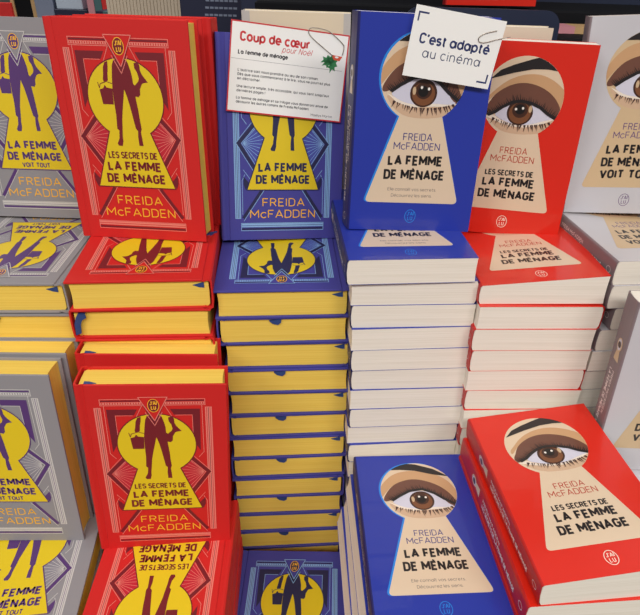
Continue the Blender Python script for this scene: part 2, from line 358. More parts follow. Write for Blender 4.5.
# ------------------------------------------------------------------ hardcover
def jailu(b, cx, cy, sx, sy, z, ring, fg, ringw=.7, fill=None, wt=.75):
    """publisher's oval emblem with the two lines of letters inside"""
    if fill: b.flat(ell(cx, cy, sx, sy), z, fill); z += E_
    b.flats(stroke(ell(cx, cy, sx, sy)+[ell(cx, cy, sx, sy)[0]], ringw), z, ring)
    b.flats(text_polys("J'AI", cx-sx*.66, cy+sy*.08, cx+sx*.66, sy*.62, wt, track=.22), z, fg)
    b.flats(text_polys("LU", cx-sx*.48, cy-sy*.66, cx+sx*.48, sy*.62, wt, track=.3), z, fg)

def hard_art(b, v, T):
    c, ln, dk, ry = v+'h', v+'h_line', v+'h_dark', v+'h_ray'
    z = T+E_
    X0, X1 = 19.2, 104.8
    # pentagon corner pieces and inner outlines
    for m_ in (0, 1):
        f = mir if m_ else (lambda p: list(p))
        A = f([(23.6, 166.5), (48.5, 166.5), (45.5, 160.5), (30, 160.5), (30, 131), (24.6, 120.5)])
        b.flat(A, z, dk)
        b.flats(stroke(f([(30.3, 127), (30.3, 160), (44.5, 160)]), .45), z+E_, ln)
        b.flats(stroke(f([(21.9, 171), (21.9, 119), (26.5, 113)]), .5), z, ln)
        b.flats(stroke(f([(53, 171), (47, 158)]), .5), z, ln)
        # side band: three pale stripes in a pale frame
        s0, s1 = (13.7, 19.4)
        b.flat(f(rect(s0, s1, 22, 168.5)), z, ln)
        for k in range(3):
            xx = s0+1.2+k*1.5
            b.flat(f(rect(xx, xx+.45, 22.6, 168)), z+E_, c if k != 1 else dk)
        # diamond with sunburst
        reg = f([(21.5, 95.6), (42, 121), (50, 104), (44, 92), (36.5, 70)])
        b.flat(reg, z, ry)
        for k in range(9):
            a = math.radians(-52+k*12.5)
            b.flats(stroke(f([(22.5, 95.6), (22.5+27*math.cos(a), 95.6+27*math.sin(a))]), .42), z+E_, ln)
        b.flats(stroke(f([(37.5, 117.5), (18.4, 95.6), (38, 65)]), 3.3), z+2*E_, dk)
        b.flats(stroke(f([(38.5, 115.2), (21.3, 95.6), (39.5, 67.5)]), .55), z+3*E_, ln)
        b.flats(stroke(f([(35.2, 119.5), (15.7, 95.6), (35, 65.2)]), .5), z+3*E_, ln)
        # lower bars
        b.flats(stroke(f([(40.2, 50), (21.7, 22.5)]), 3.0), z+E_, dk)
        b.flats(stroke(f([(42.8, 50.5), (22.3, 19.6)]), .55), z+2*E_, ln)
        b.flats(stroke(f([(21.2, 26), (21.2, 60), (24, 66)]), .5), z, ln)
        b.flat(f([(22.6, 64), (28.2, 57.5), (24.6, 50.6), (22.6, 56)]), z+E_, dk)
        b.flats(stroke(f([(29.4, 61), (22.4, 70.5)]), .5), z+E_, ln)
    # top frame
    b.flats(frame(X0, X1, 170.6, 176.9, .55), z, ln)
    b.flat(rect(X0+.6, X1-.6, 174.6, 176.0), z+E_, dk)
    b.flat(rect(X0+.6, X1-.6, 171.5, 174.0), z+E_, ln)
    for k in range(40):
        xx = X0+1.4+k*2.1; b.flat(rect(xx, xx+.8, 171.9, 173.6), z+2*E_, c)
    # bottom frame
    b.flats(frame(X0+.4, X1-.6, 9.7, 17.3, .55), z, ln)
    b.flat(rect(X0+.8, X1-1, 13.2, 16.8), z+E_, ln)
    b.flat(rect(X0+.8, X1-1, 14.6, 15.1), z+2*E_, c)
    b.flat(rect(X0+.8, X1-1, 10.4, 12.2), z+E_, dk)
    # keyhole
    cx, cy, rr = 62.3, 128.4, 33.5
    a0 = math.atan2(101.7-cy, 80.1-cx); a1 = math.atan2(101.7-cy, 43.9-cx)+2*PI
    kh = [(cx+rr*math.cos(a0+(a1-a0)*i/44), cy+rr*math.sin(a0+(a1-a0)*i/44)) for i in range(45)]+[(25.7, 50.8), (98.3, 50.8)]
    b.flat(kh, z+4*E_, 'key')
    b.flats(stroke(kh+[kh[0]], .95), z+5*E_, dk)
    # figure
    for g in (BODY, ARM, BUCKET): b.flat(g, z+6*E_, dk)
    b.flats(stroke(HANDLE, .6), z+6*E_, dk)
    # triangle badge
    b.flat([(50.2, 179.2), (74, 179.2), (62, 150)], z+7*E_, dk)
    b.flats(stroke([(55, 163.5), (62, 149.4), (69, 163.5)], .6), z+8*E_, ln)
    tri = [(50.2, 179.2), (74, 179.2), (62.3, 154.6)]
    b.flat(tri, z+8*E_, c); b.flats(stroke(tri+[tri[0]], .7), z+9*E_, ln)
    jailu(b, 62.2, 170.6, 4.6, 6.6, z+9*E_, 'author', 'author', .6, dk, .8)
    # lettering
    tz = z+6*E_
    if v == 'r':
        rows = [("LES SECRETS DE", 39, 77.2, 84.6, 6.2, 1.15), ("LA FEMME", 37, 66.0, 87, 8.6, 1.95), ("DE MÉNAGE", 34.6, 54.8, 89.8, 8.6, 1.95)]
    elif v == 'b':
        rows = [("LA FEMME", 37.2, 68.6, 86.6, 8.8, 1.95), ("DE MÉNAGE", 34.6, 56.8, 89.4, 8.8, 1.95)]
    else:
        rows = [("LA FEMME", 37.2, 71.2, 86.6, 8.2, 1.9), ("DE MÉNAGE", 34.6, 60.0, 89.4, 8.2, 1.9), ("VOIT TOUT", 47.8, 53.0, 76.4, 4.9, .95)]
    for s_, x0, y0, x1, cap, wt in rows: b.flats(text_polys(s_, x0, y0, x1, cap, wt), tz, dk)
    b.flats(text_polys("FREIDA", 41, 34.2, 84, 8.4, .95, track=.26), z+2*E_, 'author')
    b.flats(text_polys("McFADDEN", 28.5, 22.4, 95.2, 8.4, .95, track=.22), z+2*E_, 'author')

HM = {}
def hard_meshes(v):
    if v in HM: return HM[v]
    c = v+'h'; T = TH
    d = {}
    b = MB(); b.box(8.2, 123, 0, HH, T-2.1, T, c, .3); hard_art(b, v, T); d['front_cover'] = b.mesh(v+'_front_cover')
    b = MB(); b.box(8.2, 123, 0, HH, 0, 2.1, c, .3); d['back_cover'] = b.mesh(v+'_back_cover')
    b = MB()
    outp = [(9.2, T-.5), (7.4, T-1.4), (6.0, T-1.0), (4.2, T-.1), (1.6, T-.05), (.5, T-.6), (.05, T-2), (-.1, T*.75), (-.2, T*.5)]
    outer = outp+[(x, T-z) for x, z in outp[::-1][1:]]
    inn = [(9.2, T-1.9), (7.2, T-2.5), (4.2, T-1.5), (2.4, T-1.8), (1.5, T-3), (1.2, T*.5)]
    inner = inn+[(x, T-z) for x, z in inn[::-1][1:]]
    # spine shell as a run of quads between outer and inner lines
    n = 24
    def resample(pl, n):
        L = [0]
        for a, q in zip(pl, pl[1:]): L.append(L[-1]+math.dist(a, q))
        o = []
        for i in range(n+1):
            t = L[-1]*i/n; k = max(j for j in range(len(L)-1) if L[j] <= t+1e-9); u = (t-L[k])/(L[k+1]-L[k])
            o.append((pl[k][0]+(pl[k+1][0]-pl[k][0])*u, pl[k][1]+(pl[k+1][1]-pl[k][1])*u))
        return o
    ro, ri = resample(outer, n), resample(inner, n)
    b.prism(ro+ri[::-1], 0, HH, 'y', c)
    dk = v+'h_line'
    d['spine'] = b.mesh(v+'_spine')
    b = MB()
    # page block with a hollowed fore edge and rounded back
    prof = [(3.3, 4.0), (3.0, T*.5), (3.3, T-4.0), (5, T-2.1)]+[(120-.8*math.sin(PI*i/8), T-2.1-(T-4.2)*i/8) for i in range(9)]+[(5, 2.1)]
    b.prism(prof, 2.6, HH-2.6, 'y', 'ypage'); d['page_block'] = b.mesh('y_page_block')
    # bookmark ribbons: tab at the head, loop at the foot, long tail past the foot
    b = MB(); b.prism([(7, T-3.8), (17, T-6.4), (11, T-8.8), (7, T-9.2)], HH-2.7, HH-2.0, 'y', 'rib'); d['ribbon_head'] = b.mesh('ribbon_head')
    b = MB(); b.prism([(48, T-4.0), (59.5, T-2.4), (59, T-6.2), (56, T-8.6), (51, T-7.0)], .6, 2.7, 'y', 'rib'); d['ribbon_foot'] = b.mesh('ribbon_foot')
    b = MB()
    b.prism([(14, T-3), (8, T-3), (5.6, T-7), (3.4, T-13), (2.6, T-25), (7.6, T-23), (8.6, T-14), (10.5, T-9.5), (14.5, T-7)][::-1], -1.2, -.6, 'y', 'rib')
    b.prism([(8, T-3.4), (14, T-3.4), (14, T-2.9), (8, T-2.9)], -1.2, 3.0, 'y', 'rib')
    d['ribbon_tail'] = b.mesh('ribbon_tail')
    b = MB()
    b.prism([(96, T*.35), (118, T*.35), (122, T*.2), (126, .9), (126, .3), (121, T*.12), (117, T*.3), (96, T*.3)], -3.4, 1.0, 'y', 'rib')
    d['ribbon_loose'] = b.mesh('ribbon_loose')
    HM[v] = d
    return d

# ------------------------------------------------------------------ paperback
def rkey(cx, cy, rr, nL, nR, bl, br, yb, rc=5.0):
    a0 = math.atan2(nR[1]-cy, nR[0]-cx); a1 = math.atan2(nL[1]-cy, nL[0]-cx)+2*PI
    kh = [(cx+rr*math.cos(a0+(a1-a0)*i/48), cy+rr*math.sin(a0+(a1-a0)*i/48)) for i in range(49)]
    def corner(prev, c, nxt):
        p, q, n_ = Vector(prev), Vector(c), Vector(nxt)
        a = q+(p-q).normalized()*rc; b_ = q+(n_-q).normalized()*rc
        return [tuple(a*(1-t)**2+q*2*t*(1-t)+b_*t*t) for t in (0, .2, .4, .6, .8, 1)]
    kh += corner(kh[-1], (bl, yb), (br, yb))+corner((bl, yb), (br, yb), kh[0])
    return kh

def paper_art(b, v, T, H, shift=(0, 0)):
    z = T+E_
    cx, cy, rr = 56.8, 131.6, 35.4
    kh = rkey(cx, cy, rr, (38.2, 99.4), (77.0, 99.9), 14.2, 99.2, 26.2)
    if v == 'b':
        kk = [(p[0]-1.7 if p[0] < 62 else p[0]+.2, p[1]+(.6 if (p[1] > 110 and p[0] < 70) else 0)) for p in kh]
        b.flat(kk, z, 'cyan'); 
    b.flat(kh, z+E_, 'skin_g' if v == 'g' else 'skin')
    if v == 'r': A = dict(band=R_BAND, lid=R_LID, white=R_WHITE, water=R_WATER, line=R_LINE, iris=R_IRIS, brow=R_BROW)
    else: A = dict(band=B_BAND, lid=B_LID, white=B_WHITE, water=B_WATER, line=B_LINE, iris=B_IRIS, brow=B_BROW)
    cc = lambda p: clip_circle(p, cx, cy, rr-.1, 64)
    def put(p, zz, key):
        q = cc(p)
        if len(q) > 2: b.flat(q, zz, key)
    put(soften(A['band']), z+2*E_, 'band'); put(soften(A['lid']), z+3*E_, 'lid')
    put(A['water'], z+3*E_, 'water'); put(soften(A['white']), z+4*E_, 'white')
    I = A['iris']; ic, ir = I[0], abs(I[1][0]-I[0][0])
    b.flat(ell(ic[0], ic[1], ir, ir*.97), z+5*E_, 'iris2')
    b.flat(ell(ic[0], ic[1]-.6, ir*.84, ir*.8), z+6*E_, 'iris')
    b.flat(ell(ic[0]-.1, ic[1]+2.0, ir*.60, ir*.58), z+7*E_, 'iris2')
    b.flat(ell(I[3][0], I[3][1], ir*.38, ir*.38), z+8*E_, 'pupil')
    for k in (6, 7): b.flat(ell(I[k][0], I[k][1], 1.05, 1.2, 12), z+9*E_, 'glint')
    b.flat(ell(I[8][0], I[8][1], 1.5, 3.2, 16), z+8*E_, 'glint2')
    # eyeliner and lashes
    ln = A['line']
    for q in stroke(ln, 2.7): put(q, z+10*E_, 'black')
    rnd = random.Random(5)
    for k in range(40):
        t = k/39*(len(ln)-1.01); i = int(t); u = t-i
        p = Vector(ln[i])*(1-u)+Vector(ln[i+1])*u
        s_ = (p.x-ic[0])/30.0
        d = Vector((s_*.9-.25+rnd.uniform(-.18, .18), 1)).normalized()*rnd.uniform(3.8, 7.4)
        q = p+d; n_ = Vector((d.y, -d.x)).normalized()*.5
        put([p-n_, p+n_, q], z+11*E_, 'black')
    wt = A['water']; low = [w_ for w_ in wt if w_[1] < 117.5]
    xs0, xs1 = (33, 84)
    for k in range(26):
        x = xs0+(xs1-xs0)*k/25.0+rnd.uniform(-.7, .7)
        y = 108.4+((x-60)/27.0)**2*5.2
        s_ = (x-60)/40.0
        d = Vector((s_*.8+rnd.uniform(-.35, .35), -1)).normalized()*rnd.uniform(3.6, 7.6)
        p = Vector((x, y)); q = p+d; n_ = Vector((d.y, -d.x)).normalized()*rnd.uniform(.4, .85)
        put([p-n_, p+n_, q], z+11*E_, 'lash')
    put(soften([(24, 120), (40, 112), (60, 109), (82, 113), (95, 116), (84, 103), (60, 99.0), (38, 102)]), z+2*E_, 'under')
    put(A['brow'], z+5*E_, 'black')
    # lettering
    tz = z+2*E_
    au = {'b': 'bauth', 'r': 'rauth', 'g': 'gauth'}[v]
    b.flats(text_polys("FREIDA", 44.2, 81.2, 69.6, 6.3, .72, track=.24), tz, au)
    b.flats(text_polys("McFADDEN", 36.6, 73.4, 77.0, 6.3, .72, track=.2), tz, au)
    if v == 'r': rows = [("LES SECRETS DE", 33.5, 60.2, 79.0, 5.6, 1.15), ("LA FEMME", 32.2, 49.6, 81.6, 8.6, 1.95), ("DE MÉNAGE", 29.6, 37.6, 84.6, 8.6, 1.95)]
    elif v == 'b': rows = [("LA FEMME", 32.6, 59.8, 81.0, 8.8, 1.95), ("DE MÉNAGE", 29.8, 47.4, 84.2, 8.8, 1.95)]
    else: rows = [("LA FEMME", 32.6, 59.0, 81.0, 8.6, 1.95), ("DE MÉNAGE", 29.8, 46.8, 84.2, 8.6, 1.95), ("VOIT TOUT", 30.2, 35.2, 83.0, 8.6, 1.95)]
    for s_, x0, y0, x1, cap, wt_ in rows: b.flats(text_polys(s_, x0, y0, x1, cap, wt_), tz, 'black')
    if v == 'b':
        b.flats(text_polys("Elle connaît vos secrets.", 34.4, 37.2, 78.4, 2.9, .32), tz, 'tag')
        b.flats(text_polys("Découvrez les siens.", 38.0, 31.6, 75.0, 2.9, .32), tz, 'tag')
    lg = {'b': 'cyan', 'r': 'water', 'g': 'gauth'}[v]
    jailu(b, 57.2, 13.8, 4.8, 6.0, z, lg, lg, .55, None, .55)

SP = {'b': 'bsp', 'r': 'rsp', 'g': 'gsp'}
TT = {'b': "LA FEMME DE MÉNAGE", 'r': "LES SECRETS DE LA FEMME DE MÉNAGE", 'g': "LA FEMME DE MÉNAGE VOIT TOUT"}
PM = {}
def paper_meshes(v, warp=None, tag=''):
    if (v, tag) in PM: return PM[v, tag]
    c = v+'p'; T = TP; H = HP; W = WP; th = {'b': .2, 'r': .22, 'g': .25}[v]; sm = c if v != 'g' else 'gp'
    d = {}
    b = MB(); b.box(2.0, W, 0, H, T-th, T, c); paper_art(b, v, T, H)
    if v == 'b' and not tag: pass
    d['front_cover'] = b.mesh(v+'_paper_front', warp)
    b = MB(); b.box(2.0, W, 0, H, 0, th, c if v != 'g' else 'gsp'); d['back_cover'] = b.mesh(v+'_paper_back', warp)
    b = MB(); k = SP[v]
    arcq = [(2.2-2.2*math.sin(a), T/2+(T/2)*(math.cos(a) if True else 0)) for a in ()]
    outer = [(2.4, T), (1.0, T-.25), (.3, T-1.0), (0, T-2.2), (-.25, T/2), (0, 2.2), (.3, 1.0), (1.0, .25), (2.4, 0)]
    inner = [(2.4, .4), (1.4, .7), (.8, 1.4), (.45, 2.6), (.2, T/2), (.45, T-2.6), (.8, T-1.4), (1.4, T-.7), (2.4, T-.4)]
    b.prism(outer+inner, 0, H, 'y', k)
    # printing on the spine: a small keyhole, the author and the title running head to foot
    x = -.32
    def sflat(polys, key, zc=0):
        for p in polys:
            q = [(x, -pp[0]+H, pp[1]) for pp in p]
            b.face(q[::-1], key)
    sflat([ell(46, T/2+1.5, 6.5, 5.0, 20)], 'skin' if v != 'g' else 'skin_g')
    sflat([[(50, T/2+4), (62, T/2+6.5), (62, T/2-3.5), (50, T/2-1)]], 'skin' if v != 'g' else 'skin_g')
    x = -.37
    sflat([ell(46, T/2+1.2, 5.5, 3.4, 16)], 'white'); x = -.42
    sflat([ell(46, T/2+1.2, 3.0, 3.0, 16)], 'iris2')
    sflat([[(tuple(p)) for p in q] for q in text_polys("FREIDA McFADDEN", 72, T/2+1.6, 118, 3.8, .6)], 'spt')
    sflat([[(tuple(p)) for p in q] for q in text_polys(TT[v], 72, T/2-4.6, 156, 4.4, .9)], 'spt')
    sflat(stroke(ell(169, T/2, 3.5, 2.8, 16)+[ell(169, T/2, 3.5, 2.8, 16)[0]], .5), 'spt')
    d['spine'] = b.mesh(v+'_paper_spine', warp)
    b = MB()
    n = 7
    prof = [(1.2, 3), (.6, T/2), (1.2, T-3), (2.4, T-th-.02)]+[(W-.3-.5*math.sin(PI*i/n), T-th-.02-(T-2*th-.04)*i/n) for i in range(n+1)]+[(2.4, th+.02)]
    b.prism(prof, .25, H-.25, 'y', 'cpage'); d['page_block'] = b.mesh('c_page_block', warp)
    PM[v, tag] = d
    return d

# ------------------------------------------------------------------ placing
def tag(o, label=None, cat=None, group=None, kind=None):
    if label: o['label'] = label
    if cat: o['category'] = cat
    if group: o['group'] = group
    if kind: o['kind'] = kind
def rotm(x, y, z, yaw, lean, roll, stand):
    if stand: R = Matrix.Rotation(yaw, 4, 'Z') @ Matrix.Rotation(PI/2+lean, 4, 'X') @ Matrix.Rotation(roll, 4, 'Z')
    else: R = Matrix.Rotation(yaw, 4, 'Z') @ Matrix.Rotation(lean, 4, 'X') @ Matrix.Rotation(roll, 4, 'Y')
    return Matrix.Translation(((x)*MM, y*MM, (z+ZOFF)*MM)) @ R
def book(v, kind, mw, label, group=None, ribbons=(), zs=1.0, warp=None, wtag=''):
    ms = hard_meshes(v) if kind == 'h' else paper_meshes(v, warp, wtag)
    e = bpy.data.objects.new('hardcover_book' if kind == 'h' else 'paperback_book', None)
    e.empty_display_size = .02; COL.objects.link(e)
    e.matrix_world = mw @ Matrix.Diagonal((1, 1, zs, 1)) if zs != 1 else mw
    tag(e, label, 'book', group)
    for k in ['front_cover', 'back_cover', 'spine', 'page_block']+list(ribbons):
        o = bpy.data.objects.new('bookmark_ribbon' if k.startswith('ribbon') else k, ms[k]); COL.objects.link(o); o.parent = e
    return e
SL = lambda amt: (lambda p: (p[0]+(TP-p[2])/TP*amt, p[1], p[2]))
def posed(n, v, kind, label, stand=True, group=None, **kw):
    return book(v, kind, rotm(*POSE[n], stand), label, group, **kw)
def lying(v, kind, cx, yf, z, yaw, flip, label, group=None, **kw):
    W, H = (123, HH) if kind == 'h' else (WP, HP)
    a = yaw+(PI if flip else 0)
    lx, ly = W/2, (H if flip else 0)
    x = cx-(lx*math.cos(a)-ly*math.sin(a)); y = yf-(lx*math.sin(a)+ly*math.cos(a))
    return book(v, kind, rotm(x, y, z, a, 0, 0, False), label, group, **kw)
ORD = ['top', 'second', 'third', 'fourth', 'fifth', 'sixth', 'seventh', 'eighth', 'ninth', 'tenth', 'eleventh', 'twelfth', 'thirteenth', 'fourteenth', 'fifteenth', 'sixteenth', 'seventeenth']
TABLE = -696.0

def stack_down(v, kind, z0, places, cx, yf, yaw, group, lab, hidden_lab, vis, flips=None, ribs=True, start=1, warps=None, rib_kind=None):
    """books from just below z0 down to the table top; `places` gives centre x of the ones the photo shows"""
    T = TH if kind == 'h' else TP
    n = max(1, round((z0-TABLE)/T)); 
    zs_rest = 1.0
    nv = min(vis, n)
    rest = n-nv
    hv = 1.0
    if rest > 0: zs_rest = ((z0-TABLE)-nv*T)/(rest*T)
    else: hv = (z0-TABLE)/(n*T)
    z = z0
    rnd = random.Random(int(abs(cx*7+z0)))
    for k in range(n):
        s_ = hv if k < nv else zs_rest
        z -= T*s_
        flip = (flips[k] if flips and k < len(flips) else (k % 2 == 1))
        X_ = places[k] if k < len(places) else (places[-1] if places else cx)+rnd.uniform(-1, 1)
        Y_ = yf+rnd.uniform(-1.2, 1.2); ya = yaw+rnd.uniform(-.012, .012)
        label = lab.format(ORD[k+start]) if k < nv else hidden_lab
        rb = ()
        if kind == 'h' and k < nv and ribs: rb = ('ribbon_head',) if flip else ('ribbon_foot',)
        if rib_kind and k < nv: rb = (rib_kind,)
        kw = dict(warp=SL(4.0), wtag='slant') if warps and k < nv else {}
        lying(v, kind, X_, Y_, z, ya, flip, label, group if k < nv else group+', hidden lower part', ribbons=rb, zs=s_-.0006, **kw)

# ---- uprights of the back row
posed('R1', 'r', 'h', 'bright red hardcover with yellow keyhole standing at the back, fore edge pages showing', ribbons=('ribbon_loose',))
R1x, R1y = POSE['R1'][0], POSE['R1'][1]
book('r', 'h', rotm(-123.0, 580.5, -240.2, PI-.01, .047, -.004, True), 'red hardcover hidden behind the front red one, only top and right edge showing')
posed('B1', 'b', 'h', 'indigo hardcover standing upright behind the red-bordered note card', ribbons=('ribbon_tail',))
posed('G1', 'g', 'h', 'grey hardcover with purple figure standing upright in the back row at far left')
posed('P1', 'b', 'p', 'glossy blue paperback standing upright with a white card clipped on top', warp=SL(-3.6), wtag='lean')
posed('Q1', 'r', 'p', 'glossy red paperback with eye in keyhole standing upright in the back row')
posed('W1', 'g', 'p', 'pale grey paperback standing upright in the back row at the right edge')
# ---- tops of the back stacks
posed('R3', 'r', 'h', 'red hardcover lying upside down on top of the red stack under the upright ones', False, ribbons=('ribbon_head',))
posed('B2', 'b', 'h', 'indigo hardcover lying upside down on top of the tall yellow-edged stack', False, ribbons=('ribbon_head',))
posed('G2', 'g', 'h', 'grey hardcover lying upside down on top of the grey stack at far left', False, ribbons=('ribbon_head',))
posed('P2', 'b', 'p', 'glossy blue paperback lying on top of the tall cream-edged middle stack', False)
def warpQ2(p):
    return (p[0], p[1], p[2]+(p[0]-56)/57*5.0*p[2]/TP)
posed('Q2', 'r', 'p', 'glossy red paperback lying on top of the cream-edged stack, cover edge lifting to the right', False, warp=warpQ2, wtag='lift')
posed('W2', 'g', 'p', 'pale grey paperback lying on top of the right-hand stack, dark spine facing left', False)

# ---- the back stacks
stack_down('b', 'h', POSE['B2'][2], [-52.3, -49.1, -49.6, -48.6, -50.1, -50.1, -50.6, -51.1, -51.6, -50.9, -50.8], -50, 472.0, .10,
           'indigo hardcovers in the tall yellow-edged stack', '{} indigo hardcover from the top of the tall yellow-edged stack', 'indigo hardcover at the hidden foot of the tall stack', 11, flips=[i % 2 == 1 for i in range(14)])
stack_down('b', 'p', POSE['P2'][2], [64.8, 65.2, 66.7, 67.1, 68.1, 68.0, 68.1, 67.1, 68.4, 69.5, 70.1, 70.7], 68, 461.0, .105,
           'paperbacks in the tall cream-edged middle stack', '{} paperback from the top of the tall cream-edged middle stack', 'blue paperback hidden low in the middle stack', 13, flips=[1, 0, 1, 0, 0, 1, 0, 1, 0, 1, 0, 1, 0, 1])
stack_down('r', 'p', POSE['Q2'][2], [178.6, 176.4, 177.9, 178.1, 179.3, 180.1, 180.7], 180, 460.5, .07,
           'paperbacks in the cream-edged stack right of the middle', '{} red paperback from the top of the stack right of the middle', 'red paperback hidden low in the stack right of the middle', 7, flips=[1, 0, 0, 1, 0, 1, 0])
stack_down('g', 'p', POSE['W2'][2], [294.5, 304, 295.5, 294.5, 293, 293.5], 293, 478, .13,
           'paperbacks in the right-hand grey stack', '{} grey paperback from the top of the right-hand stack', 'grey paperback hidden low in the right-hand stack', 6, flips=[0, 0, 0, 1, 0, 1])
stack_down('g', 'h', POSE['G2'][2], [-301.0, -302], -302, 450.5, .074,
           'grey hardcovers in the stack at far left', '{} grey hardcover from the top of the far left back stack', 'grey hardcover hidden low in the far left back stack', 1, flips=[0])
stack_down('r', 'h', POSE['R3'][2], [-177.0, -176], -176, 452, .09,
           'red hardcovers in the back stack', '{} red hardcover from the top of the back stack, ribbon curling out at left', 'red hardcover hidden low in the back stack', 1, flips=[0], rib_kind='ribbon_tail')

# ---- front row: leaning uprights
posed('R6', 'r', 'h', 'red hardcover standing upright in the front row, full keyhole cover and yellow page top visible', ribbons=('ribbon_head',))
posed('R5', 'r', 'h', 'red hardcover standing directly behind the front red one, mostly its yellow top edge showing', ribbons=('ribbon_head',))
posed('G5', 'g', 'h', 'grey hardcover standing in the front row at left, yellow fore edge showing')
posed('G4', 'g', 'h', 'grey hardcover standing behind the front grey one, its yellow top edge showing')
posed('WF', 'g', 'p', 'pale grey paperback standing at the right edge with its dark printed spine showing')
# ---- front row: tops of the front stacks
posed('G6', 'g', 'h', 'grey hardcover lying face up at the bottom left corner below the upright grey one', False)
posed('R7', 'r', 'h', 'red hardcover lying upside down at the bottom edge below the front upright red one', False)
posed('B14', 'b', 'h', 'indigo hardcover lying face up at the bottom edge in front of the tall yellow-edged stack', False, ribbons=('ribbon_foot',))
posed('PF', 'b', 'p', 'glossy blue paperback lying face up in the front row, eye and title fully visible', False)
TF = math.tan(.104)
px_, py_, pz_, yw_, ln_, rl_ = POSE['QF']
book('r', 'p', rotm(px_, py_, pz_, yw_, 0, 0, False), 'glossy red paperback lying face up at the bottom right, top of its stack', warp=lambda p: (p[0]+.4-2.0*p[2]/TP, p[1], p[2]+p[0]*TF*p[2]/TP), wtag='fan')
posed('Q3F', 'r', 'p', 'red paperback directly under the tilted red one at bottom right, spine showing', False)
stack_down('b', 'p', POSE['PF'][2], [87.2, 83.2, 79.2, 84.0], 84, 262.0, .080, 'paperbacks under the front blue one',
           '{} paperback from the top under the front blue eye book, cream edge at left', 'blue paperback hidden low in the front middle stack', 3, flips=[1, 1, 1, 0, 1, 0, 1], warps=True)
stack_down('r', 'p', POSE['Q3F'][2], [197], 198, 268.0, .10, 'paperbacks under the front red ones',
           '{} red paperback from the top of the bottom right stack', 'red paperback hidden low in the bottom right stack', 1, flips=[0, 1, 0, 0, 1], start=2)
stack_down('b', 'h', POSE['B14'][2], [-35.0], -35, 258.5, .02, 'front indigo hardcovers', '{} indigo hardcover', 'indigo hardcover hidden under the front face-up one', 0, flips=[1, 0, 1])
stack_down('r', 'h', POSE['R7'][2], [-149.5, -148.5, -157], -157, 246, .07, 'front red hardcovers with spines to the right',
           '{} red hardcover from the top of the bottom edge stack, spine at right', 'red hardcover hidden low in the bottom edge stack', 2, flips=[1, 1, 1, 0, 1], ribs=False)
stack_down('g', 'h', POSE['G6'][2], [-274.0, -283], -283, 251, .15, 'front grey hardcovers', '{} grey hardcover from the top of the bottom left stack', 'grey hardcover hidden low in the bottom left stack', 1, flips=[0, 0, 1], ribs=False)
stack_down('g', 'p', -409.5, [], 334, 276, 0.0, 'front grey paperbacks', '{} grey paperback', 'grey paperback stacked beneath the upright grey one at the right edge', 0, flips=[0, 1, 0])

# ---- other uprights glimpsed behind
def slab(name, mb, mw, label, cat, group=None):
    o = bpy.data.objects.new(name, mb.mesh(name)); COL.objects.link(o); o.matrix_world = mw; tag(o, label, cat, group); return o
def T3(x, y, z, yaw=0.0, rx=0.0): return Matrix.Translation((x*MM, y*MM, (z+ZOFF)*MM)) @ Matrix.Rotation(yaw, 4, 'Z') @ Matrix.Rotation(rx, 4, 'X')
M['cream'] = mat('cream_cover', (226, 212, 190), .5); M['greyedge'] = mat('grey_cover_edge', (196, 192, 190), .5)
def plain_book(W, H, T, mw, label, cov, edge=None, page='cpage', name='paperback_book', group=None):
    e = bpy.data.objects.new(name, None); COL.objects.link(e); e.matrix_world = mw; tag(e, label, 'book', group)
    b = MB(); b.box(1, W, -T, -T+.6, 0, H, cov)
    if edge: b.box(1, 8, -T-.15, -T, 0, H, edge); b.box(W-7, W, -T-.15, -T, 0, H, edge)
    q = bpy.data.objects.new('front_cover', b.mesh('plain_front')); COL.objects.link(q); q.parent = e
    b = MB(); b.box(1, W, -.6, 0, 0, H, cov)
    q = bpy.data.objects.new('back_cover', b.mesh('plain_back')); COL.objects.link(q); q.parent = e
    b = MB(); b.box(0, 1.2, -T, 0, 0, H, edge or cov, .35)
    q = bpy.data.objects.new('spine', b.mesh('plain_spine')); COL.objects.link(q); q.parent = e
    b = MB(); b.box(1.2, W-1.5, -T+.65, -.65, 1, H-1, page)
    q = bpy.data.objects.new('page_block', b.mesh('plain_pages')); COL.objects.link(q); q.parent = e
    return e
plain_book(107, 207, 20, T3(-106.5, 674, -253.5), 'cream-covered book with grey edges standing behind the red-bordered note card', 'cream', 'greyedge', name='hardcover_book')
plain_book(106, 184, 18, T3(82, 634, -234), 'cream book whose top edge peeps out behind the white card and upright red paperback', 'cream')

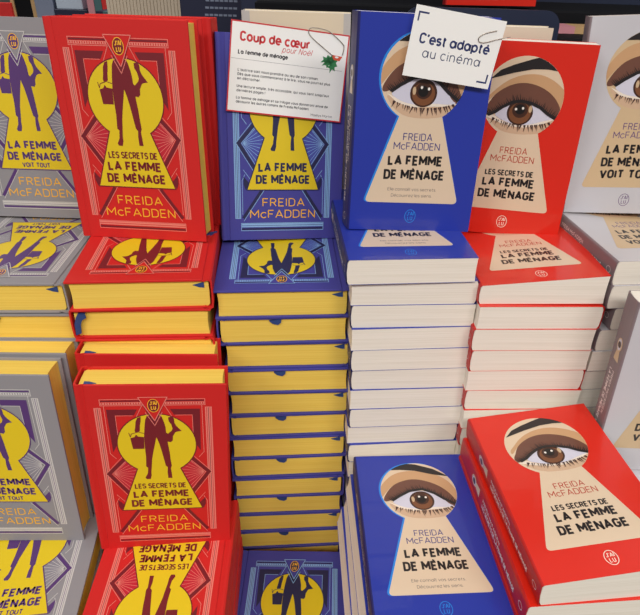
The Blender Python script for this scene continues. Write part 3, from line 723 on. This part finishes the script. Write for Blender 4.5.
# ---- note cards and clips
def card_map(q):
    TL, TR, BR, BL = q
    def f(u, d):          # u,d in 0..1 from the left and from the top
        a = Vector(TL)*(1-u)+Vector(TR)*u; b_ = Vector(BL)*(1-u)+Vector(BR)*u
        return tuple(a*(1-d)+b_*d)
    return f
def card_thing(quad, W, H, z0, base, name, label, draw):
    f = card_map(quad); b = MB()
    P_ = [f(0, 1), f(1, 1), f(1, 0), f(0, 0)]
    b.prism(P_, z0-.4, z0, 'z', 'card')
    def put(polys, layer, key):       # polys in card mm, origin at the top left, y upwards (negative down)
        for p in polys: b.flat([f(x/W, -y/H) for x, y in p], z0+layer*E_, key)
    draw(put)
    o = bpy.data.objects.new(name, b.mesh(name)); COL.objects.link(o); o.matrix_world = base; tag(o, label, 'card'); return f
C1 = [(14.47, 201.89), (123.92, 194.38), (117.73, 116.62), (7.44, 124.83)]
def draw1(put):
    W, H = 110, 77
    put(stroke([(.6, -.6), (W-.6, -.6), (W-.6, -H+.6), (.6, -H+.6), (.6, -.6)], 1.2), 1, 'cred')
    put(text_polys("Coup de cœur", 8.6, -16.4, 73.4, 8.4, 1.7, track=.27), 1, 'cred')
    put(text_polys("pour Noël", 47.5, -21.6, 75, 5.0, .5, slant=.25, track=.24), 1, 'cred')
    put(text_polys("La femme de ménage", 7.6, -27.2, 53.5, 3.9, .85, track=.3), 1, 'cblk')
    put([rect(2, W-4, -31.3, -31.05)], 1, 'cgry')
    for s_, d, x1 in (("L'autrice sait nous prendre au jeu de son roman.", 41.5, 84), ("Dès que vous commencerez à le lire, vous ne pourrez plus", 45.1, 96), ("en décrocher.", 48.8, 30),
                      ("Une lecture simple, très accessible, qui vous tient jusqu'aux", 55.4, 96), ("dernières pages !", 59.1, 35), ("La femme de ménage et sa trilogie vous donneront envie de", 65.3, 96), ("découvrir les autres romans de Freida McFadden.", 68.9, 78)):
        put(text_polys(s_, 8.4, -d, x1, 2.5, .42, track=.3), 1, 'cblk')
    put(text_polys("Maëlys Martin", 80, -73.6, 101, 2.2, .3, track=.26), 1, 'cgry')
    leaf = lambda cx, cy, a: [(cx+math.cos(a)*x-math.sin(a)*y, cy+math.sin(a)*x+math.cos(a)*y) for x, y in ((1.35*x_, 1.35*y_) for x_, y_ in ((0, 0), (1.5, 2.2), (2.6, 1.4), (4.4, 3.4), (5.6, 1.8), (8, 3), (7.6, .6), (10.6, 0), (7.8, -1.1), (7.8, -3.2), (5.6, -1.7), (4.2, -3.2), (2.6, -1.4), (1.4, -2.0)))]
    put([leaf(97.5, -20.5, math.radians(202)), leaf(98.5, -20.5, math.radians(252))], 1, 'holly')
    put([leaf(98, -21, math.radians(212))], 1, 'holly')
    put([[(94, -18.2), (105, -18.8), (102.5, -22.8), (97, -22.4)]], 2, 'berry')
    put([ell(99.5, -19.8, 1.8, .8, 12)], 3, 'card')
B1M = rotm(*POSE['B1'], True); P1M = rotm(*POSE['P1'], True)
f1 = card_thing(C1, 110, 77, TH+3.0, B1M, 'note_card', 'white card with a red border and bookseller note clipped over the upright indigo hardcover', draw1)
C2 = [(44.3, 184.87), (116.72, 175.91), (109.49, 125.83), (37.72, 133.94)]
def draw2(put):
    W, H = 73, 51
    put(stroke([(3.4, -10.8), (3.4, -4.6), (11.2, -4.6)], 1.25), 1, 'cnavy')
    put(stroke([(W-3.4, -H+10.8), (W-3.4, -H+4.4), (W-11.2, -H+4.4)], 1.25), 1, 'cnavy')
    put(text_polys("C'est adapté", 7.6, -26.0, 65.6, 7.8, 1.45, track=.24), 1, 'cnavy')
    put(text_polys("au cinéma", 12.4, -35.8, 60.6, 7.2, .75, track=.28), 1, 'cnav2')
f2 = card_thing(C2, 73, 51, TP+6.0, P1M, 'note_card', 'small white card with navy lettering clipped over the upright blue paperback', draw2)
def clip(f, W, H, pts, z, base, label, r=.42):
    b = MB(); P_ = []
    for q in pts:
        x, y = f(q[0]/W, q[1]/H); P_.append((x, y, z+(q[2] if len(q) > 2 else 0)))
    # smooth the wire
    S = []
    for i in range(len(P_)-1):
        p0, p1, p2, p3 = [Vector(P_[max(0, min(len(P_)-1, i+k))]) for k in (-1, 0, 1, 2)]
        for k in range(5):
            t = k/5; S.append(.5*((2*p1)+(p2-p0)*t+(2*p0-5*p1+4*p2-p3)*t*t+(3*p1-p0-3*p2+p3)*t**3))
    S.append(Vector(P_[-1])); b.tube(S, r, 'steel', 8)
    me = b.mesh('paper_clip', smooth=True); o = bpy.data.objects.new('paper_clip', me); COL.objects.link(o); o.matrix_world = base; tag(o, label, 'paper clip')
clip(f1, 110, 77, [(95.5, 19), (84, 12.2), (74, 6), (70.5, 2), (71.5, -1.2), (77.5, -2.2), (86, -1.6), (93, .8), (103.5, 7.6), (105.3, 11), (104.6, 17.5)], TH+3.6, B1M, 'steel paper clip over the top edge of the red-bordered card')
clip(f2, 73, 51, [(67, 7.7), (61, 9.8), (56, 12.5), (54, 15.2), (55.3, 17.6), (60, 17.4), (68, 14), (75, 11.6), (79, 10.2)], TP+6.5, P1M, 'steel paper clip at the right edge of the small white card', .36)

# ------------------------------------------------------------------ shop fittings behind
M['navyboard'] = mat('navy_board', (30, 40, 66), .45, noise=.06, nscale=30); M['blackboard'] = mat('black_laminate', (12, 13, 18), .8, spec=.2); M['wood'] = mat('pale_wood', (196, 160, 112), .55, noise=.08, nscale=40)
M['table'] = mat('table_laminate', (150, 140, 128), .5); M['floorm'] = mat('shop_floor', (118, 110, 104), .45, noise=.05, nscale=3); M['wallm'] = mat('shop_wall', (128, 122, 118), .8)
M['slate'] = mat('slate_blue_board', (126, 136, 160), .5); M['pink'] = mat('pink_cover', (206, 140, 150), .5); M['teal'] = mat('teal_cover', (70, 108, 112), .5); M['red2'] = mat('scarlet_cover', (210, 40, 40), .5)
M['pale'] = mat('pale_blue_cover', (190, 204, 222), .5); M['ink'] = mat('ink_blue_cover', (24, 30, 60), .5); M['cream2'] = mat('pale_cream_cover', (214, 198, 176), .6); M['lamp'] = mat('lamp_diffuser', (255, 250, 240), .5, emit=3.0)
def solid(name, x0, x1, y0, y1, z0, z1, key, label=None, cat=None, kind=None, c=0.0, group=None):
    """box with its origin at its own foot"""
    b = MB(); mx, my = (x0+x1)/2, (y0+y1)/2
    b.box(x0-mx, x1-mx, y0-my, y1-my, 0, z1-z0, key, c)
    o = bpy.data.objects.new(name, b.mesh(name)); COL.objects.link(o); o.matrix_world = T3(mx, my, z0); tag(o, label, cat, group, kind); return o
FL = -ZOFF
solid('floor', -4000, 4000, -2500, 6000, FL-50, FL, 'floorm', kind='structure')
solid('wall_back', -4000, 4000, 6000, 6100, FL, 1600, 'wallm', kind='structure')
# display table under all the stacks
t = bpy.data.objects.new('display_table', None); COL.objects.link(t); t.matrix_world = T3(0, 450, FL); tag(t, 'large display table carrying all the stacked books', 'table')
def child(par, name, b, smooth=False):
    o = bpy.data.objects.new(name, b.mesh(name, smooth=smooth)); COL.objects.link(o); o.parent = par; return o
b = MB(); b.box(-620, 620, -260, 250, ZOFF+TABLE-30, ZOFF+TABLE, 'table', 3); child(t, 'table_top', b)
b = MB(); b.box(-580, 580, -220, 230, 0, ZOFF+TABLE-30, 'blackboard', 3); child(t, 'base_cabinet', b)
# dark stepped rack behind
k = bpy.data.objects.new('display_rack', None); COL.objects.link(k); k.matrix_world = T3(0, 900, FL); tag(k, 'black stepped rack behind the upright paperbacks', 'rack')
b = MB(); b.box(-120, 640, -165, -60, 0, ZOFF-70, 'blackboard', 2); child(k, 'lower_step', b)
b = MB(); b.box(-120, 640, -58, 140, 0, ZOFF-49, 'blackboard', 2); child(k, 'upper_step', b)
b = MB(); b.box(-170, 640, 142, 160, 0, ZOFF+420, 'navyboard', 2); child(k, 'back_panel', b)
b = MB()
o_ = [(0, 0)]
# navy sign board with rounded top corners leaning on the rack
b = MB(); wv, hv, rc = 168, 230, 16
prof = [(0, 0), (wv, 0)]+[(wv-rc+rc*math.cos(a*PI/16), hv-rc+rc*math.sin(a*PI/16)) for a in range(0, 9)]+[(rc-rc*math.sin(a*PI/16), hv-rc+rc*math.cos(a*PI/16)) for a in range(0, 9)]
n0 = len(b.v)
b.prism([(x, z) for x, z in prof], -4, 0, 'y', 'navyboard')
o = bpy.data.objects.new('sign_board', b.mesh('sign_board')); COL.objects.link(o); o.matrix_world = T3(57.5, 722, -42-hv, .015, 0); tag(o, 'dark navy board with rounded corners standing behind the small white card', 'board')
book('r', 'p', rotm(117.5, 872, -47.5, .02, -.03, .012, True), 'red paperback far back above the navy board, only its bottom edge in view')
# pastel magazine on the lower step
def thin(name, x0, x1, y0, y1, z0, z1, keys, label, cat, group=None):
    b = MB(); n = len(keys); mx, my = (x0+x1)/2, (y0+y1)/2
    for i, kk in enumerate(keys):
        a = x0+(x1-x0)*i/n; c_ = x0+(x1-x0)*(i+1)/n
        b.box(a-mx, c_-mx, y0-my, y1-my, 0, z1-z0, kk)
    o = bpy.data.objects.new(name, b.mesh(name)); COL.objects.link(o); o.matrix_world = T3(mx, my, z0); tag(o, label, cat, group); return o
thin('magazine', 240, 345, 790, 832, -69.5, -62, ['pink', 'wood', 'pale', 'cream2'], 'pastel magazine lying between the navy board and the upright grey paperback', 'magazine')
# tall navy poster stand to the left of the rack
pb = bpy.data.objects.new('poster_stand', None); COL.objects.link(pb); pb.matrix_world = T3(-252, 1150, FL); tag(pb, 'navy poster panel with rows of pale lettering behind the red and indigo hardcovers', 'poster')
b = MB(); b.box(-40, 95, 0, 12, 0, ZOFF+260, 'ink', 2); child(pb, 'panel', b)
b = MB()
for r_ in range(9):
    for q in range(7):
        zz = ZOFF-92+r_*11; xx = 2+q*8+(r_ % 3)*1.5
        b.box(xx, xx+6.2, -.4, 0, zz, zz+3.2, 'slate')
child(pb, 'lettering', b)
# distant row of cream spines
for i in range(22):
    x0 = -545+i*7.6
    solid('paperback_book', x0, x0+7.0, 1500, 1620, -232, -40+random.uniform(-3, 3), 'cream2', 'slim cream spine in the distant row behind the red hardcovers', 'book', group='row of cream spines in the distance', c=.8)
# far tables
def simple_table(x0, x1, y0, y1, z, label, key='table'):
    t = bpy.data.objects.new('display_table', None); COL.objects.link(t); t.matrix_world = T3((x0+x1)/2, (y0+y1)/2, FL); tag(t, label, 'table')
    hw, hd = (x1-x0)/2, (y1-y0)/2
    b = MB(); b.box(-hw, hw, -hd, hd, ZOFF+z-30, ZOFF+z, key, 3); child(t, 'table_top', b)
    for sx in (-1, 1):
        for sy in (-1, 1):
            b = MB(); b.box(sx*(hw-40)-20, sx*(hw-40)+20, sy*(hd-40)-20, sy*(hd-40)+20, 0, ZOFF+z-30, key, 2); child(t, 'leg', b)
simple_table(-620, -345, 1440, 1680, -232, 'small table carrying the distant row of cream spines')
simple_table(-1500, -760, 2340, 2760, -235, 'far table with mixed books and boards at the top left')
Zt = -235
solid('hardcover_book', -1330, -1218, 2400, 2425, Zt, -172, 'red2', 'far red book at the very top left corner', 'book', c=1)
fr = bpy.data.objects.new('framed_board', None); COL.objects.link(fr); fr.matrix_world = T3(-1175, 2420, Zt); tag(fr, 'dark board in a pale wooden frame at the far top left', 'board')
b = MB(); b.box(-36, 26, 0, 8, 4, 300, 'blackboard'); child(fr, 'panel', b)
b = MB(); b.box(-48, -36, -6, 14, 0, 304, 'wood'); child(fr, 'frame', b)
b = MB(); b.box(26, 40, -6, 14, 0, 304, 'wood'); child(fr, 'frame', b)
solid('box_file', -1130, -1065, 2400, 2500, Zt, 60, 'slate', 'slate blue box file beside the wooden-framed board', 'file', c=2)
solid('hardcover_book', -1064, -945, 2400, 2500, Zt, -186, 'ink', 'far ink-blue book lying under a pale blue one', 'book', c=2)
solid('hardcover_book', -1055, -960, 2405, 2480, -186, -120, 'pale', 'pale blue book on top of the far ink-blue one', 'book', c=2)
for i, (x, w_, kk, lb) in enumerate(((-940, 36, 'pink', 'far pink book left of the teal one'), (-902, 32, 'teal', 'far teal book between pink and red ones'), (-868, 26, 'red2', 'far scarlet book right of the first teal one'))):
    pass
xs = [(-943, 24, 'pink', 'far pink book beside the ink-blue one'), (-918, 26, 'teal', 'far teal book left of the first scarlet one'), (-891, 20, 'red2', 'first far scarlet book from the left'), (-870, 30, 'teal', 'far teal book between two scarlet ones'), (-839, 26, 'red2', 'second far scarlet book from the left')]
for x, w_, kk, lb in xs: solid('hardcover_book', x+10, x+10+w_, 2380, 2520, Zt, -20, kk, lb, 'book', c=1)
for j in range(4):
    thin('hardcover_book', -800, -700 if False else -735, 2100, 2220, -236+j*18, -236+j*18+16.5, ['ink', 'teal', 'pale'] if j % 2 else ['ink', 'teal', 'card'], ('lowest', 'second', 'third', 'top')[j]+' dark book in the far pile left of the cream spines', 'book', 'far pile of dark books')
simple_table(-860, -700, 2080, 2240, -236, 'small stool-like table carrying the far pile of dark books')

# ------------------------------------------------------------------ light: ceiling panels of the shop
for i, (x, y) in enumerate([(-1500, 300), (0, 300), (1500, 300), (-1500, 2200), (0, 2200), (1500, 2200), (-1500, -1500), (0, -1500), (1500, -1500)]):
    ld = bpy.data.lights.new('ceiling_light', 'AREA'); ld.shape = 'RECTANGLE'; ld.size = 1.2; ld.size_y = .6; ld.energy = {300: 5, 2200: 20, -1500: 46}[y]
    ld.color = (1, .965, .92)
    lo = bpy.data.objects.new('ceiling_light', ld); COL.objects.link(lo); lo.location = (x*MM, y*MM, 3.1)
w = bpy.data.worlds.new('world'); bpy.context.scene.world = w; w.use_nodes = True
w.node_tree.nodes['Background'].inputs[0].default_value = (1.0, .97, .94, 1); w.node_tree.nodes['Background'].inputs[1].default_value = .24
sc = bpy.context.scene
sc.view_settings.view_transform = 'Standard'; sc.view_settings.look = 'None'; sc.view_settings.gamma = 1; sc.view_settings.exposure = -0.33
